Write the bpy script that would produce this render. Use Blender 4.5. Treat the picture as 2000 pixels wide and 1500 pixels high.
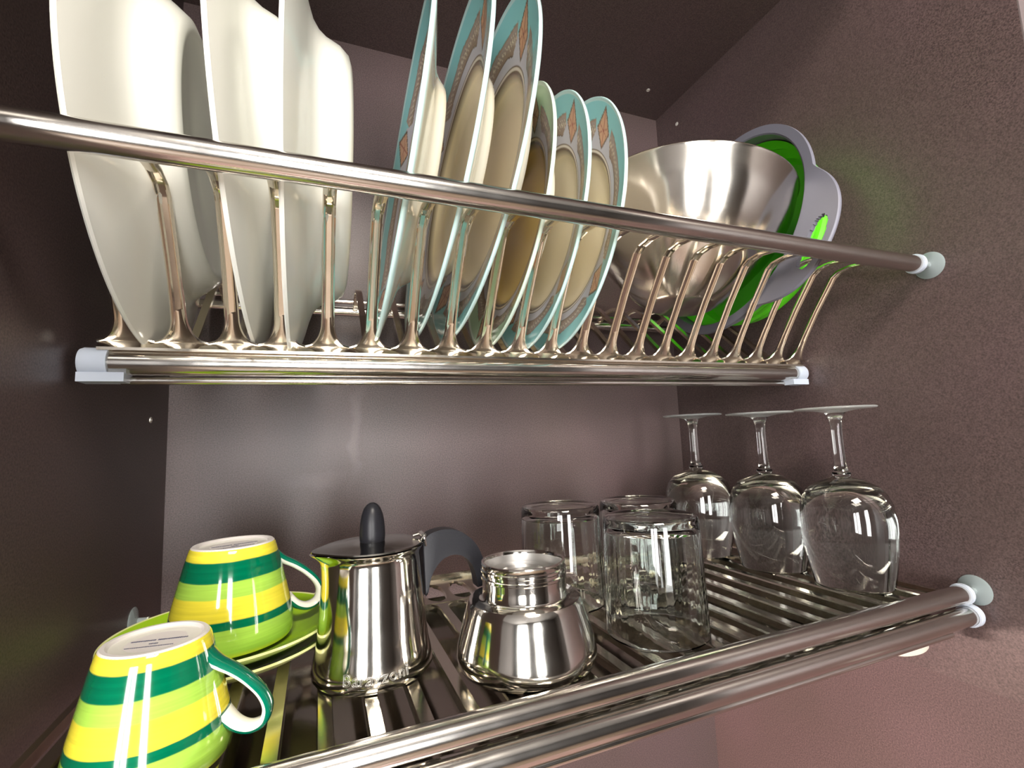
import bpy, bmesh, math, random
from mathutils import Vector, Matrix
from math import sin, cos, pi, sqrt, atan2, radians

for o in list(bpy.data.objects):
    bpy.data.objects.remove(o)
SC = bpy.context.scene
COL = SC.collection

# ------------------------------------------------------------------ camera
def make_camera():
    cx, cy, cz, yaw, pitch, roll, f = 0.1239, -0.5096, 0.1246, 0.3828, 0.1104, -0.0410, 943.04
    fw = Vector((sin(yaw) * cos(pitch), cos(yaw) * cos(pitch), sin(pitch)))
    r0 = Vector((cos(yaw), -sin(yaw), 0)); u0 = r0.cross(fw)
    r = r0 * cos(roll) + u0 * sin(roll); u = -r0 * sin(roll) + u0 * cos(roll)
    cd = bpy.data.cameras.new('camera'); cam = bpy.data.objects.new('camera', cd); COL.objects.link(cam)
    cd.sensor_width = 36; cd.lens = f / 2000 * 36; cd.clip_start = 0.01
    m = Matrix((r, u, -fw)).transposed().to_4x4(); m.translation = (cx, cy, cz)
    cam.matrix_world = m
    SC.camera = cam
make_camera()

# ------------------------------------------------------------------ world, lights, exposure
w = bpy.data.worlds.new('world'); SC.world = w; w.use_nodes = True
w.node_tree.nodes['Background'].inputs[0].default_value = (0.92, 0.93, 1.0, 1)
w.node_tree.nodes['Background'].inputs[1].default_value = 0.12
SC.view_settings.view_transform = 'Standard'; SC.view_settings.look = 'None'
SC.view_settings.gamma = 1; SC.view_settings.use_curve_mapping = False
SC.view_settings.exposure = 0.12
WIN_STRENGTH = 27.0
CEIL_LAMP = 24.0
LOW_FILL = 14.0

def area(name, loc, target, sx, sy, power, col):
    ld = bpy.data.lights.new(name, 'AREA'); ld.shape = 'RECTANGLE'; ld.size = sx; ld.size_y = sy
    ld.energy = power; ld.color = col
    o = bpy.data.objects.new(name, ld); COL.objects.link(o); o.location = loc
    o.rotation_euler = (Vector(target) - Vector(loc)).to_track_quat('-Z', 'Y').to_euler()
    return o
area('ceiling_lamp_light', (0.15, -1.25, 1.03), (0.15, -1.25, 0), 0.42, 0.42, CEIL_LAMP, (1.0, 0.93, 0.84))
area('low_fill_light', (-0.16, -0.10, -0.076), (0.55, -0.05, -0.75), 0.12, 0.10, LOW_FILL, (1.0, 0.74, 0.66))  # unseen warm fill, added to brighten the wall low on the right

# ------------------------------------------------------------------ materials
def new_mat(name):
    m = bpy.data.materials.new(name); m.use_nodes = True
    nt = m.node_tree; b = nt.nodes['Principled BSDF']
    return m, nt, b
def simple(name, col, rough=0.5, metal=0.0, spec=0.5, coat=0.0, var=0.0, trans=0.0, ior=1.45, bump=0.0, bscale=300):
    m, nt, b = new_mat(name)
    b.inputs['Base Color'].default_value = (*col, 1)
    b.inputs['Roughness'].default_value = rough
    b.inputs['Metallic'].default_value = metal
    b.inputs['Specular IOR Level'].default_value = spec
    b.inputs['Coat Weight'].default_value = coat
    b.inputs['Coat Roughness'].default_value = 0.05
    b.inputs['Transmission Weight'].default_value = trans
    b.inputs['IOR'].default_value = ior
    if var or bump:
        tc = nt.nodes.new('ShaderNodeTexCoord'); n = nt.nodes.new('ShaderNodeTexNoise')
        n.inputs['Scale'].default_value = bscale; n.inputs['Detail'].default_value = 4
        nt.links.new(tc.outputs['Object'], n.inputs['Vector'])
        if var:
            mr = nt.nodes.new('ShaderNodeMapRange')
            mr.inputs['To Min'].default_value = max(0.01, rough - var); mr.inputs['To Max'].default_value = rough + var
            nt.links.new(n.outputs['Fac'], mr.inputs['Value']); nt.links.new(mr.outputs[0], b.inputs['Roughness'])
        if bump:
            bp = nt.nodes.new('ShaderNodeBump'); bp.inputs['Strength'].default_value = bump; bp.inputs['Distance'].default_value = 0.0005
            nt.links.new(n.outputs['Fac'], bp.inputs['Height']); nt.links.new(bp.outputs[0], b.inputs['Normal'])
    return m

def laminate(name, base=(0.092, 0.065, 0.062), pale_marks=()):
    m, nt, b = new_mat(name); N = nt.nodes; L = nt.links
    tc = N.new('ShaderNodeTexCoord')
    n1 = N.new('ShaderNodeTexNoise'); n1.inputs['Scale'].default_value = 900; n1.inputs['Detail'].default_value = 3
    n2 = N.new('ShaderNodeTexNoise'); n2.inputs['Scale'].default_value = 7; n2.inputs['Detail'].default_value = 5
    L.new(tc.outputs['Object'], n1.inputs['Vector']); L.new(tc.outputs['Object'], n2.inputs['Vector'])
    r = N.new('ShaderNodeValToRGB')
    r.color_ramp.elements[0].position = 0.30; r.color_ramp.elements[0].color = (base[0]*.55, base[1]*.55, base[2]*.57, 1)
    r.color_ramp.elements[1].position = 0.72; r.color_ramp.elements[1].color = (base[0]*1.5, base[1]*1.5, base[2]*1.5, 1)
    L.new(n1.outputs['Fac'], r.inputs['Fac'])
    mx = N.new('ShaderNodeMix'); mx.data_type = 'RGBA'; mx.blend_type = 'MULTIPLY'; mx.inputs['Factor'].default_value = 0.6
    r2 = N.new('ShaderNodeValToRGB')
    r2.color_ramp.elements[0].position = 0.3; r2.color_ramp.elements[0].color = (.82, .80, .70, 1)
    r2.color_ramp.elements[1].position = 0.7; r2.color_ramp.elements[1].color = (1.14, 1.0, 1.06, 1)
    L.new(n2.outputs['Fac'], r2.inputs['Fac'])
    L.new(r.outputs['Color'], mx.inputs['A']); L.new(r2.outputs['Color'], mx.inputs['B'])
    out = mx.outputs['Result']
    # pale marks, dried smear on back: elongated blobs (centre, radii) broken up by noise
    n3 = N.new('ShaderNodeTexNoise'); n3.inputs['Scale'].default_value = 22; n3.inputs['Detail'].default_value = 6
    L.new(tc.outputs['Object'], n3.inputs['Vector'])
    for (c, rad, amt, colr) in pale_marks:
        mp = N.new('ShaderNodeMapping'); mp.vector_type = 'TEXTURE'
        mp.inputs['Location'].default_value = c; mp.inputs['Scale'].default_value = rad
        ad = N.new('ShaderNodeVectorMath'); ad.operation = 'MULTIPLY_ADD'
        ad.inputs[1].default_value = (0.05, 0.0, 0.05) if rad[1] > .5 else (0.0, 0.05, 0.05)
        L.new(n3.outputs['Color'], ad.inputs[0]); L.new(tc.outputs['Object'], ad.inputs[2])
        L.new(ad.outputs[0], mp.inputs['Vector'])
        ln = N.new('ShaderNodeVectorMath'); ln.operation = 'LENGTH'; L.new(mp.outputs[0], ln.inputs[0])
        mr = N.new('ShaderNodeMapRange'); mr.interpolation_type = 'SMOOTHSTEP'
        mr.inputs['From Min'].default_value = 1.0; mr.inputs['From Max'].default_value = 0.2
        mr.inputs['To Min'].default_value = 0; mr.inputs['To Max'].default_value = amt
        L.new(ln.outputs['Value'], mr.inputs['Value'])
        k = N.new('ShaderNodeMix'); k.data_type = 'RGBA'; L.new(mr.outputs[0], k.inputs['Factor'])
        L.new(out, k.inputs['A']); k.inputs['B'].default_value = (*colr, 1)
        out = k.outputs['Result']
    L.new(out, b.inputs['Base Color'])
    b.inputs['Roughness'].default_value = 0.42; b.inputs['Specular IOR Level'].default_value = 0.55
    bp = N.new('ShaderNodeBump'); bp.inputs['Strength'].default_value = 0.12; bp.inputs['Distance'].default_value = 0.0003
    L.new(n1.outputs['Fac'], bp.inputs['Height']); L.new(bp.outputs[0], b.inputs['Normal'])
    return m

M = {}
M['lam'] = laminate('dark_laminate')
M['lam_back'] = laminate('dark_laminate_back', pale_marks=[((0.185, 0, 0.158), (0.010, 1, 0.060), 0.22, (0.30, 0.24, 0.24)), ((0.150, 0, 0.115), (0.035, 1, 0.012), 0.16, (0.28, 0.22, 0.22))])
M['lam_low'] = laminate('dark_laminate_low', base=(0.104, 0.073, 0.070), pale_marks=[((0.60, -0.33, -0.10), (1, 0.05, 0.03), 0.5, (0.30, 0.33, 0.31))])  # soft grey mark low towards the front
M['chrome'] = simple('polished_steel', (0.80, 0.77, 0.72), rough=0.10, metal=1, var=0.04, bscale=120)
M['rail'] = simple('rail_steel', (0.76, 0.73, 0.69), rough=0.17, metal=1, var=0.04, bscale=90)
M['wire'] = simple('rack_steel', (0.80, 0.73, 0.62), rough=0.16, metal=1, var=0.05, bscale=200)
M['slat'] = simple('slat_steel', (0.78, 0.74, 0.64), rough=0.16, metal=1, var=0.05, bscale=200)
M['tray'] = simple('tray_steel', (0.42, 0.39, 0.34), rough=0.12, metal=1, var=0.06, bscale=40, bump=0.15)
M['black'] = simple('black_plastic', (0.012, 0.012, 0.015), rough=0.36, spec=0.3, bump=0.1, bscale=900)
M['lid'] = simple('dark_lid_steel', (0.34, 0.33, 0.30), rough=0.14, metal=1, var=0.03)
M['satin'] = simple('satin_steel', (0.62, 0.61, 0.60), rough=0.38, metal=1)
M['white_china'] = simple('white_china', (0.77, 0.77, 0.71), rough=0.20, coat=0.3)
M['cream_china'] = simple('cream_china', (0.86, 0.81, 0.66), rough=0.14, coat=0.3)
M['cap'] = simple('milky_plastic', (0.62, 0.68, 0.78), rough=0.35, trans=0.25)
M['clear'] = simple('clear_plastic', (0.80, 0.93, 0.94), rough=0.18, trans=0.72, ior=1.35)
M['glass'] = simple('clear_glass', (0.97, 0.99, 0.98), rough=0.0, trans=1.0, ior=1.46)
M['gfoot'] = simple('glass_foot', (0.98, 1.0, 0.99), rough=0.22, trans=0.85, ior=1.5)
M['tglass'] = simple('tumbler_glass', (0.95, 0.985, 0.965), rough=0.0, trans=1.0, ior=1.5)
M['greyrub'] = simple('grey_rubber', (0.17, 0.17, 0.21), rough=0.42, bump=0.05)
M['greenrub'] = simple('green_silicone', (0.10, 0.62, 0.01), rough=0.38)
M['saucer'] = simple('green_glaze', (0.33, 0.56, 0.015), rough=0.12, coat=0.4)
M['saucer_edge'] = simple('pale_glaze_edge', (0.72, 0.74, 0.33), rough=0.15, coat=0.3)
M['handle_green'] = simple('dark_green_glaze', (0.0, 0.135, 0.075), rough=0.1, coat=0.5)
M['white_glaze'] = simple('white_glaze', (0.82, 0.80, 0.72), rough=0.12, coat=0.4)
M['foot_glaze'] = simple('foot_glaze', (0.66, 0.62, 0.60), rough=0.35)
M['ink'] = simple('grey_ink', (0.10, 0.10, 0.16), rough=0.5)
M['wallpaint'] = simple('pale_wall_paint', (0.085, 0.075, 0.070), rough=0.7, bump=0.05, bscale=60)
M['ceilpaint'] = simple('white_ceiling_paint', (0.22, 0.21, 0.20), rough=0.9)
M['floor'] = simple('warm_floor', (0.30, 0.22, 0.16), rough=0.35, var=0.08, bscale=9)
M['counter'] = simple('counter_stone', (0.30, 0.22, 0.20), rough=0.25, var=0.05, bscale=60)
M['frame_white'] = simple('white_window_frame', (0.8, 0.8, 0.8), rough=0.4)
M['darkdoor'] = simple('dark_cupboard_door', (0.07, 0.05, 0.045), rough=0.3)
M['clip'] = simple('ivory_plastic', (0.72, 0.66, 0.55), rough=0.4)
M['clip_dark'] = simple('edge_banding', (0.16, 0.13, 0.13), rough=0.5)
M['screw'] = simple('pale_screw', (0.75, 0.72, 0.66), rough=0.35, metal=0.6)

def emis(name, col, s):
    m, nt, b = new_mat(name)
    b.inputs['Base Color'].default_value = (0, 0, 0, 1)
    b.inputs['Emission Color'].default_value = (*col, 1); b.inputs['Emission Strength'].default_value = s
    return m
M['sky'] = emis('daylight_pane', (1.0, 0.985, 0.97), WIN_STRENGTH)
M['lampglow'] = emis('lamp_glow', (1.0, 0.86, 0.68), 9.0)

def cup_mat():
    m, nt, b = new_mat('striped_glaze'); N = nt.nodes; L = nt.links
    tc = N.new('ShaderNodeTexCoord'); sp = N.new('ShaderNodeSeparateXYZ'); L.new(tc.outputs['Object'], sp.inputs[0])
    n = N.new('ShaderNodeTexNoise'); n.inputs['Scale'].default_value = 45; L.new(tc.outputs['Object'], n.inputs['Vector'])
    ma = N.new('ShaderNodeMath'); ma.operation = 'MULTIPLY_ADD'; ma.inputs[1].default_value = 0.0016
    L.new(n.outputs['Fac'], ma.inputs[0]); L.new(sp.outputs['Z'], ma.inputs[2])
    mr = N.new('ShaderNodeMapRange'); mr.inputs['From Min'].default_value = 0.0008; mr.inputs['From Max'].default_value = 0.0558
    L.new(ma.outputs[0], mr.inputs['Value'])
    r = N.new('ShaderNodeValToRGB'); cr = r.color_ramp; cr.interpolation = 'LINEAR'
    Y = (0.78, 0.67, 0.05, 1); D = (0.0, 0.13, 0.06, 1); G = (0.34, 0.57, 0.075, 1); Yg = (0.62, 0.66, 0.04, 1)
    stops = [(0, Yg), (.05, G), (.262, G), (.270, D), (.340, D), (.350, Y), (.545, Y), (.555, G), (.695, G), (.705, D), (.885, D), (.895, Y), (1.0, Y)]
    while len(cr.elements) > 1: cr.elements.remove(cr.elements[-1])
    cr.elements[0].position = 0; cr.elements[0].color = stops[0][1]
    for p, c in stops[1:]:
        e = cr.elements.new(p); e.color = c
    L.new(mr.outputs[0], r.inputs['Fac'])
    # brush streaks around the cup
    n2 = N.new('ShaderNodeTexNoise'); n2.inputs['Scale'].default_value = 1.0
    mp = N.new('ShaderNodeMapping'); mp.inputs['Scale'].default_value = (25, 25, 700)
    L.new(tc.outputs['Object'], mp.inputs['Vector']); L.new(mp.outputs[0], n2.inputs['Vector'])
    hs = N.new('ShaderNodeHueSaturation'); mr2 = N.new('ShaderNodeMapRange'); mr2.inputs['To Min'].default_value = 0.75; mr2.inputs['To Max'].default_value = 1.2
    L.new(n2.outputs['Fac'], mr2.inputs['Value']); L.new(mr2.outputs[0], hs.inputs['Value']); L.new(r.outputs['Color'], hs.inputs['Color'])
    L.new(hs.outputs['Color'], b.inputs['Base Color'])
    b.inputs['Roughness'].default_value = 0.1; b.inputs['Coat Weight'].default_value = 0.5; b.inputs['Coat Roughness'].default_value = 0.03
    return m
M['cup'] = cup_mat()

def attr_china(name, rough=0.12):
    m, nt, b = new_mat(name)
    a = nt.nodes.new('ShaderNodeAttribute'); a.attribute_name = 'glaze'
    nt.links.new(a.outputs['Color'], b.inputs['Base Color'])
    b.inputs['Roughness'].default_value = rough; b.inputs['Coat Weight'].default_value = 0.4; b.inputs['Coat Roughness'].default_value = 0.04
    return m
M['deco'] = attr_china('decorated_china')

def brushed():
    m, nt, b = new_mat('brushed_steel'); N = nt.nodes; L = nt.links
    tc = N.new('ShaderNodeTexCoord'); n = N.new('ShaderNodeTexNoise'); n.inputs['Scale'].default_value = 1; n.inputs['Detail'].default_value = 5
    mp = N.new('ShaderNodeMapping'); mp.inputs['Scale'].default_value = (14, 14, 900)
    L.new(tc.outputs['Object'], mp.inputs['Vector']); L.new(mp.outputs[0], n.inputs['Vector'])
    mr = N.new('ShaderNodeMapRange'); mr.inputs['To Min'].default_value = 0.19; mr.inputs['To Max'].default_value = 0.23
    L.new(n.outputs['Fac'], mr.inputs['Value']); L.new(mr.outputs[0], b.inputs['Roughness'])
    b.inputs['Base Color'].default_value = (0.74, 0.70, 0.64, 1); b.inputs['Metallic'].default_value = 1
    b.inputs['Anisotropic'].default_value = 0.8; b.inputs['Anisotropic Rotation'].default_value = 0.25
    tg = N.new('ShaderNodeTangent'); tg.direction_type = 'RADIAL'; tg.axis = 'Z'; L.new(tg.outputs[0], b.inputs['Tangent'])
    return m
M['brushed'] = brushed()

# ------------------------------------------------------------------ mesh helpers
def finish(name, bm, mats, parent=None, smooth=True, loc=None):
    bmesh.ops.recalc_face_normals(bm, faces=bm.faces)
    me = bpy.data.meshes.new(name); bm.to_mesh(me); bm.free()
    for m in (mats if isinstance(mats, (list, tuple)) else [mats]): me.materials.append(m)
    if smooth:
        me.polygons.foreach_set('use_smooth', [True] * len(me.polygons))
        try: me.set_sharp_from_angle(angle=radians(38))
        except Exception: pass
    o = bpy.data.objects.new(name, me); COL.objects.link(o)
    if parent: o.parent = parent
    if loc: o.location = loc
    return o
def thing(name, label, cat, loc=(0, 0, 0), rot=None, group=None):
    o = bpy.data.objects.new(name, None); COL.objects.link(o); o.empty_display_size = 0.02
    if isinstance(loc, Matrix): o.matrix_world = loc
    else:
        o.location = loc
        if rot: o.rotation_euler = rot
    o['label'] = label; o['category'] = cat
    if group: o['group'] = group
    return o
def tag(o, label, cat, group=None):
    o['label'] = label; o['category'] = cat
    if group: o['group'] = group
    return o
def struct(o):
    o['kind'] = 'structure'; return o

def bx(bm, lo, hi, mi=0):
    vs = [bm.verts.new((x, y, z)) for x in (lo[0], hi[0]) for y in (lo[1], hi[1]) for z in (lo[2], hi[2])]
    for q in ((0, 1, 3, 2), (4, 6, 7, 5), (0, 4, 5, 1), (2, 3, 7, 6), (0, 2, 6, 4), (1, 5, 7, 3)):
        f = bm.faces.new([vs[i] for i in q]); f.material_index = mi
def box(name, lo, hi, mat, parent=None, bevel=0.0):
    bm = bmesh.new(); bx(bm, lo, hi)
    if bevel: bmesh.ops.bevel(bm, geom=list(bm.edges), offset=bevel, segments=3, profile=0.5, affect='EDGES')
    return finish(name, bm, mat, parent, smooth=bool(bevel))
def lathe(bm, prof, seg=64, M4=None, mi=None, ripple=None):
    rings = []
    for k, (r, z) in enumerate(prof):
        if r < 1e-6:
            v = Vector((0, 0, z)); rings.append([bm.verts.new(M4 @ v if M4 else v)])
        else:
            ring = []
            for i in range(seg):
                a = 2 * pi * i / seg
                rr = r + (ripple(k, a) if ripple else 0)
                v = Vector((rr * cos(a), rr * sin(a), z)); ring.append(bm.verts.new(M4 @ v if M4 else v))
            rings.append(ring)
    for k in range(len(rings) - 1):
        A, B = rings[k], rings[k + 1]
        for i in range(seg):
            j = (i + 1) % seg
            if len(A) == 1 and len(B) == 1: continue
            if len(A) == 1: f = bm.faces.new((A[0], B[j], B[i]))
            elif len(B) == 1: f = bm.faces.new((A[i], A[j], B[0]))
            else: f = bm.faces.new((A[i], A[j], B[j], B[i]))
            if mi: f.material_index = mi[k]
    return rings
def smooth_prof(P, n=4):
    out = []
    for i in range(len(P) - 1):
        p0 = P[max(0, i - 1)]; p1 = P[i]; p2 = P[i + 1]; p3 = P[min(len(P) - 1, i + 2)]
        for k in range(n):
            t = k / n
            out.append(tuple(max(0, v) if c == 0 else v for c, v in enumerate(0.5 * (2 * p1[c] + (p2[c] - p0[c]) * t + (2 * p0[c] - 5 * p1[c] + 4 * p2[c] - p3[c]) * t * t + (-p0[c] + 3 * p1[c] - 3 * p2[c] + p3[c]) * t ** 3) for c in (0, 1))))
    out.append(P[-1]); return out
def frames(path):
    T = []
    n = len(path)
    for i in range(n):
        a = path[max(0, i - 1)]; b = path[min(n - 1, i + 1)]
        T.append((Vector(b) - Vector(a)).normalized())
    up = Vector((0, 0, 1)) if abs(T[0].z) < 0.9 else Vector((1, 0, 0))
    N = [(up - T[0] * up.dot(T[0])).normalized()]
    for i in range(1, n):
        v = N[-1] - T[i] * N[-1].dot(T[i]); N.append(v.normalized())
    return T, N
def tube(bm, path, r, seg=10, cap=True, mi=0, sx=1.0):
    path = [Vector(p) for p in path]; T, N = frames(path); rings = []
    for i, p in enumerate(path):
        rr = r[i] if isinstance(r, (list, tuple)) else r
        B = T[i].cross(N[i])
        rings.append([bm.verts.new(p + (N[i] * cos(2 * pi * k / seg) + B * sx * sin(2 * pi * k / seg)) * rr) for k in range(seg)])
    for i in range(len(rings) - 1):
        for k in range(seg):
            j = (k + 1) % seg
            f = bm.faces.new((rings[i][k], rings[i][j], rings[i + 1][j], rings[i + 1][k])); f.material_index = mi
    if cap:
        for R in (rings[0], rings[-1]):
            f = bm.faces.new(R); f.material_index = mi
def smoothpath(pts, n=6):
    P = [Vector(p) for p in pts]; out = []
    for i in range(len(P) - 1):
        p0 = P[max(0, i - 1)]; p1 = P[i]; p2 = P[i + 1]; p3 = P[min(len(P) - 1, i + 2)]
        for k in range(n):
            t = k / n
            out.append(0.5 * ((2 * p1) + (-p0 + p2) * t + (2 * p0 - 5 * p1 + 4 * p2 - p3) * t * t + (-p0 + 3 * p1 - 3 * p2 + p3) * t ** 3))
    out.append(P[-1]); return out
def prism(bm, poly, y0, y1, mi=0):
    """poly in (x,z), extruded along y"""
    A = [bm.verts.new((x, y0, z)) for x, z in poly]; B = [bm.verts.new((x, y1, z)) for x, z in poly]
    n = len(poly)
    bm.faces.new(A).material_index = mi; bm.faces.new(B[::-1]).material_index = mi
    for i in range(n):
        j = (i + 1) % n; bm.faces.new((A[i], B[i], B[j], A[j])).material_index = mi
def xtube(name, x0, x1, y, z, r, mat, parent, seg=28):
    bm = bmesh.new(); tube(bm, [(x0, y, z), (x0 + (x1 - x0) * .5, y, z), (x1, y, z)], r, seg)
    return finish(name, bm, mat, parent)
def ortho(n, hint):
    n = Vector(n).normalized(); e1 = Vector(hint); e1 = (e1 - n * e1.dot(n)).normalized(); e2 = n.cross(e1)
    return Matrix((e1, e2, n)).transposed().to_4x4()

W = 0.564; H = 0.5604; ZB = -0.0671; YF = -0.364

# ------------------------------------------------------------------ setting: the cupboard carcass and the kitchen
struct(box('wall_back', (-0.6, 0, -0.75), (0.70, 0.02, 0.85), M['lam_back']))
struct(box('wall_left', (-0.018, YF, ZB), (0, 0, H), M['lam']))
struct(box('wall_right', (W, YF, ZB), (W + 0.018, 0, H), M['lam']))
struct(box('ceiling', (-0.018, YF, H), (W + 0.018, 0, H + 0.018), M['lam']))
struct(box('wall_lower_right', (W + 0.0182, -0.62, -1.5), (W + 0.10, 0, 1.1), M['lam_low']))
struct(box('trim_1', (W, YF - 0.0008, ZB), (W + 0.018, YF, H), M['clip_dark']))
struct(box('floor', (-2.2, -3.0, -1.55), (2.0, 0.02, -1.5), M['floor']))
struct(box('ceiling_kitchen', (-2.2, -3.0, 1.10), (2.0, 0.02, 1.15), M['ceilpaint']))
struct(box('wall_kitchen_left', (-2.25, -3.0, -1.5), (-2.2, 0.02, 1.1), M['wallpaint']))
struct(box('wall_kitchen_right', (2.0, -3.0, -1.5), (2.05, 0.02, 1.1), M['wallpaint']))
bm = bmesh.new()      # wall opposite the cupboard, with two window openings
WINS = ((-1.75, -0.75), (-0.10, 0.45)); wz0, wz1 = -0.70, 0.90
xs = [-2.2] + [v for p in WINS for v in p] + [2.0]
for a, b in zip(xs[0::2], xs[1::2]): bx(bm, (a, -3.05, -1.5), (b, -3.0, 1.1))
for a, b in WINS:
    bx(bm, (a, -3.05, -1.5), (b, -3.0, wz0)); bx(bm, (a, -3.05, wz1), (b, -3.0, 1.1))
struct(finish('wall_front', bm, M['wallpaint'], smooth=False))
for n, (a, b) in enumerate(WINS):
    bm = bmesh.new(); c = (a + b) / 2
    bx(bm, (a, -3.04, wz0), (a + .05, -2.98, wz1)); bx(bm, (b - .05, -3.04, wz0), (b, -2.98, wz1))
    bx(bm, (a + .05, -3.04, wz0), (b - .05, -2.98, wz0 + .06)); bx(bm, (a + .05, -3.04, wz1 - .06), (b - .05, -2.98, wz1))
    if b - a > .8: bx(bm, (c - .03, -3.04, wz0 + .06), (c + .03, -2.98, wz1 - .06))
    wf = struct(finish('window_%d' % (n + 1), bm, M['frame_white'], smooth=False))
    box('window_pane', (a + .05, -3.035, wz0 + .06), (b - .05, -3.03, wz1 - .06), M['sky'], wf)
struct(box('counter_kitchen', (-2.2, -0.62, -0.64), (W + 0.018, 0, -0.60), M['counter']))['kind'] = 'structure'

# ceiling lamp and a housing added for the warm fill light (outside the frame, lit)
lm = thing('ceiling_lamp', 'square flush ceiling lamp in the kitchen, behind the camera', 'lamp', (0.15, -1.25, 1.10))
o = box('lamp_base', (-.24, -.24, -.03), (.24, .24, 0), M['frame_white'], lm)
o = box('lamp_shade', (-.22, -.22, -.045), (.22, .22, -.03), M['lampglow'], lm)

struct(box('wall_cupboard_left', (-0.62, YF, ZB), (-0.0185, -.001, H + .018), M['lam']))
ul = thing('fill_light_mount', 'small housing added for the unseen warm fill light, left of the frame', 'lamp', (-.16, -.10, ZB))
box('fill_light_housing', (-.075, -.065, -.0060), (.075, .065, -.0002), M['frame_white'], ul, .0015)

# ------------------------------------------------------------------ upper plate rack
NS = 20; X0 = 0.0238; PITCH = 0.0263
rack = thing('plate_rack', 'upper stainless steel plate rack with a row of upright tines', 'dish rack', (W / 2, -0.181, 0.175))
def rp(o):  # parent to rack keeping world coordinates
    o.parent = rack; o.matrix_parent_inverse = Matrix.Translation(rack.location).inverted(); return o
yT, zT, yB, zB = -0.2909, 0.2454, -0.181, 0.1749
rp(xtube('front_rail', 0.006, 0.554, yT, zT, 0.0063, M['rail'], None))
rp(xtube('lower_rail', 0.014, 0.5515, yB, zB, 0.0068, M['rail'], None))
rp(xtube('lower_bead', 0.020, 0.548, yB + 0.005, zB - 0.0092, 0.0024, M['rail'], None, 12))
bm = bmesh.new()
TPATH = [(-.1835, .1870), (-.1965, .2085), (-.210, .229), (-.2255, .2500), (-.2288, .2545), (-.2345, .2580), (-.2430, .2592), (-.255, .2580), (-.270, .2545), (-.287, .2495)]
HW = 0.0100
def tine(xc):
    bm = bmesh.new()
    # dense path
    pts = []
    for i in range(len(TPATH) - 1):
        a = Vector((0, *TPATH[i])); b = Vector((0, *TPATH[i + 1])); n = 22 if i == 0 else 4
        for k in range(n): pts.append(a.lerp(b, k / n))
    pts.append(Vector((0, *TPATH[-1])))
    s = 0; L = []; last = pts[0]
    rows = []
    T, N = frames(pts)
    for i, p in enumerate(pts):
        s += (p - last).length; last = p
        HB = .0165
        if s < HB:
            hole = HW * sqrt(max(0, 1 - ((HB - s) / HB) ** 2)); hw = PITCH / 2 - hole
        else:
            hw = PITCH / 2 - HW - min(1, (s - HB) / .02) * 0.0004
        hw = max(hw, 0.0024)
        nrm = Vector((0, -T[i].z, T[i].y))     # towards the front / outside
        if nrm.y > 0: nrm = -nrm
        if s > .085 and nrm.z < 0 and False: nrm = -nrm
        L.append((p, hw, nrm))
    prof = lambda hw: [(-hw, .0011), (-hw * .78, .0006), (-hw * .45, -.0002), (hw * .45, -.0002), (hw * .78, .0006), (hw, .0011), (hw, -.0008), (hw * .5, -.0014), (-hw * .5, -.0014), (-hw, -.0008)]
    rings = []
    for p, hw, nr in L:
        rings.append([bm.verts.new(Vector((xc + a, p.y, p.z)) + nr * b) for a, b in prof(hw)])
    for i in range(len(rings) - 1):
        for k in range(10):
            j = (k + 1) % 10; bm.faces.new((rings[i][k], rings[i][j], rings[i + 1][j], rings[i + 1][k]))
    bm.faces.new(rings[0]); bm.faces.new(rings[-1])
    # rolled edges
    for sgn in (-1, 1):
        tube(bm, [Vector((xc + sgn * hw, p.y, p.z)) + nr * .0004 for p, hw, nr in L], .00085, 6)
    return bm
t0 = finish('tine', tine(0.0), M['wire'])
tines = [t0]
for k in range(1, NS + 1):
    c = t0.copy(); COL.objects.link(c); tines.append(c)
for k, t in enumerate(tines):
    t.location = (X0 + PITCH * k - (0.0 if 0 < k < NS else 0), 0, 0); t.name = 'tine'; t.parent = rack
    t.matrix_parent_inverse = Matrix.Translation(rack.location).inverted()
# folded sheet below the tines
bm = bmesh.new()
sp = [(-.1835, .1872), (-.1842, .1862), (-.1880, .1828), (-.1878, .1812), (-.1850, .1810), (-.1835, .1800), (-.1780, .1800), (-.176, .1815), (-.1795, .1850), (-.1815, .1872)]
A = [bm.verts.new((X0 - .012, y, z)) for y, z in sp]; B = [bm.verts.new((X0 + PITCH * NS + .006, y, z)) for y, z in sp]
for i in range(len(sp)):
    j = (i + 1) % len(sp); bm.faces.new((A[i], B[i], B[j], A[j]))
bm.faces.new(A); bm.faces.new(B)
rp(finish('folded_sheet', bm, M['wire']))
# floor slats from the front sheet up to the rear rail, then up behind it
def floor_slat(xc):
    bm = bmesh.new(); path = smoothpath([(0, -.181, .1815), (0, -.168, .1860), (0, -.150, .2000), (0, -.125, .2235), (0, -.100, .2460), (0, -.092, .2525), (0, -.084, .2568), (0, -.074, .2580), (0, -.062, .2560), (0, -.050, .2510)], 3)
    T, N = frames(path)
    rings = []
    for p, t in zip(path, T):
        nr = Vector((0, -t.z, t.y))
        rings.append([bm.verts.new(p + Vector((a, 0, 0)) + nr * b) for a, b in ((-.0024, .0006), (.0024, .0006), (.0024, -.0022), (.0017, -.0006), (-.0017, -.0006), (-.0024, -.0022))])
    for i in range(len(rings) - 1):
        for k in range(6):
            j = (k + 1) % 6; bm.faces.new((rings[i][k], rings[i][j], rings[i + 1][j], rings[i + 1][k]))
    bm.faces.new(rings[0]); bm.faces.new(rings[-1])
    return bm
s0 = finish('floor_slat', floor_slat(0), M['wire'], smooth=False)
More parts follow.
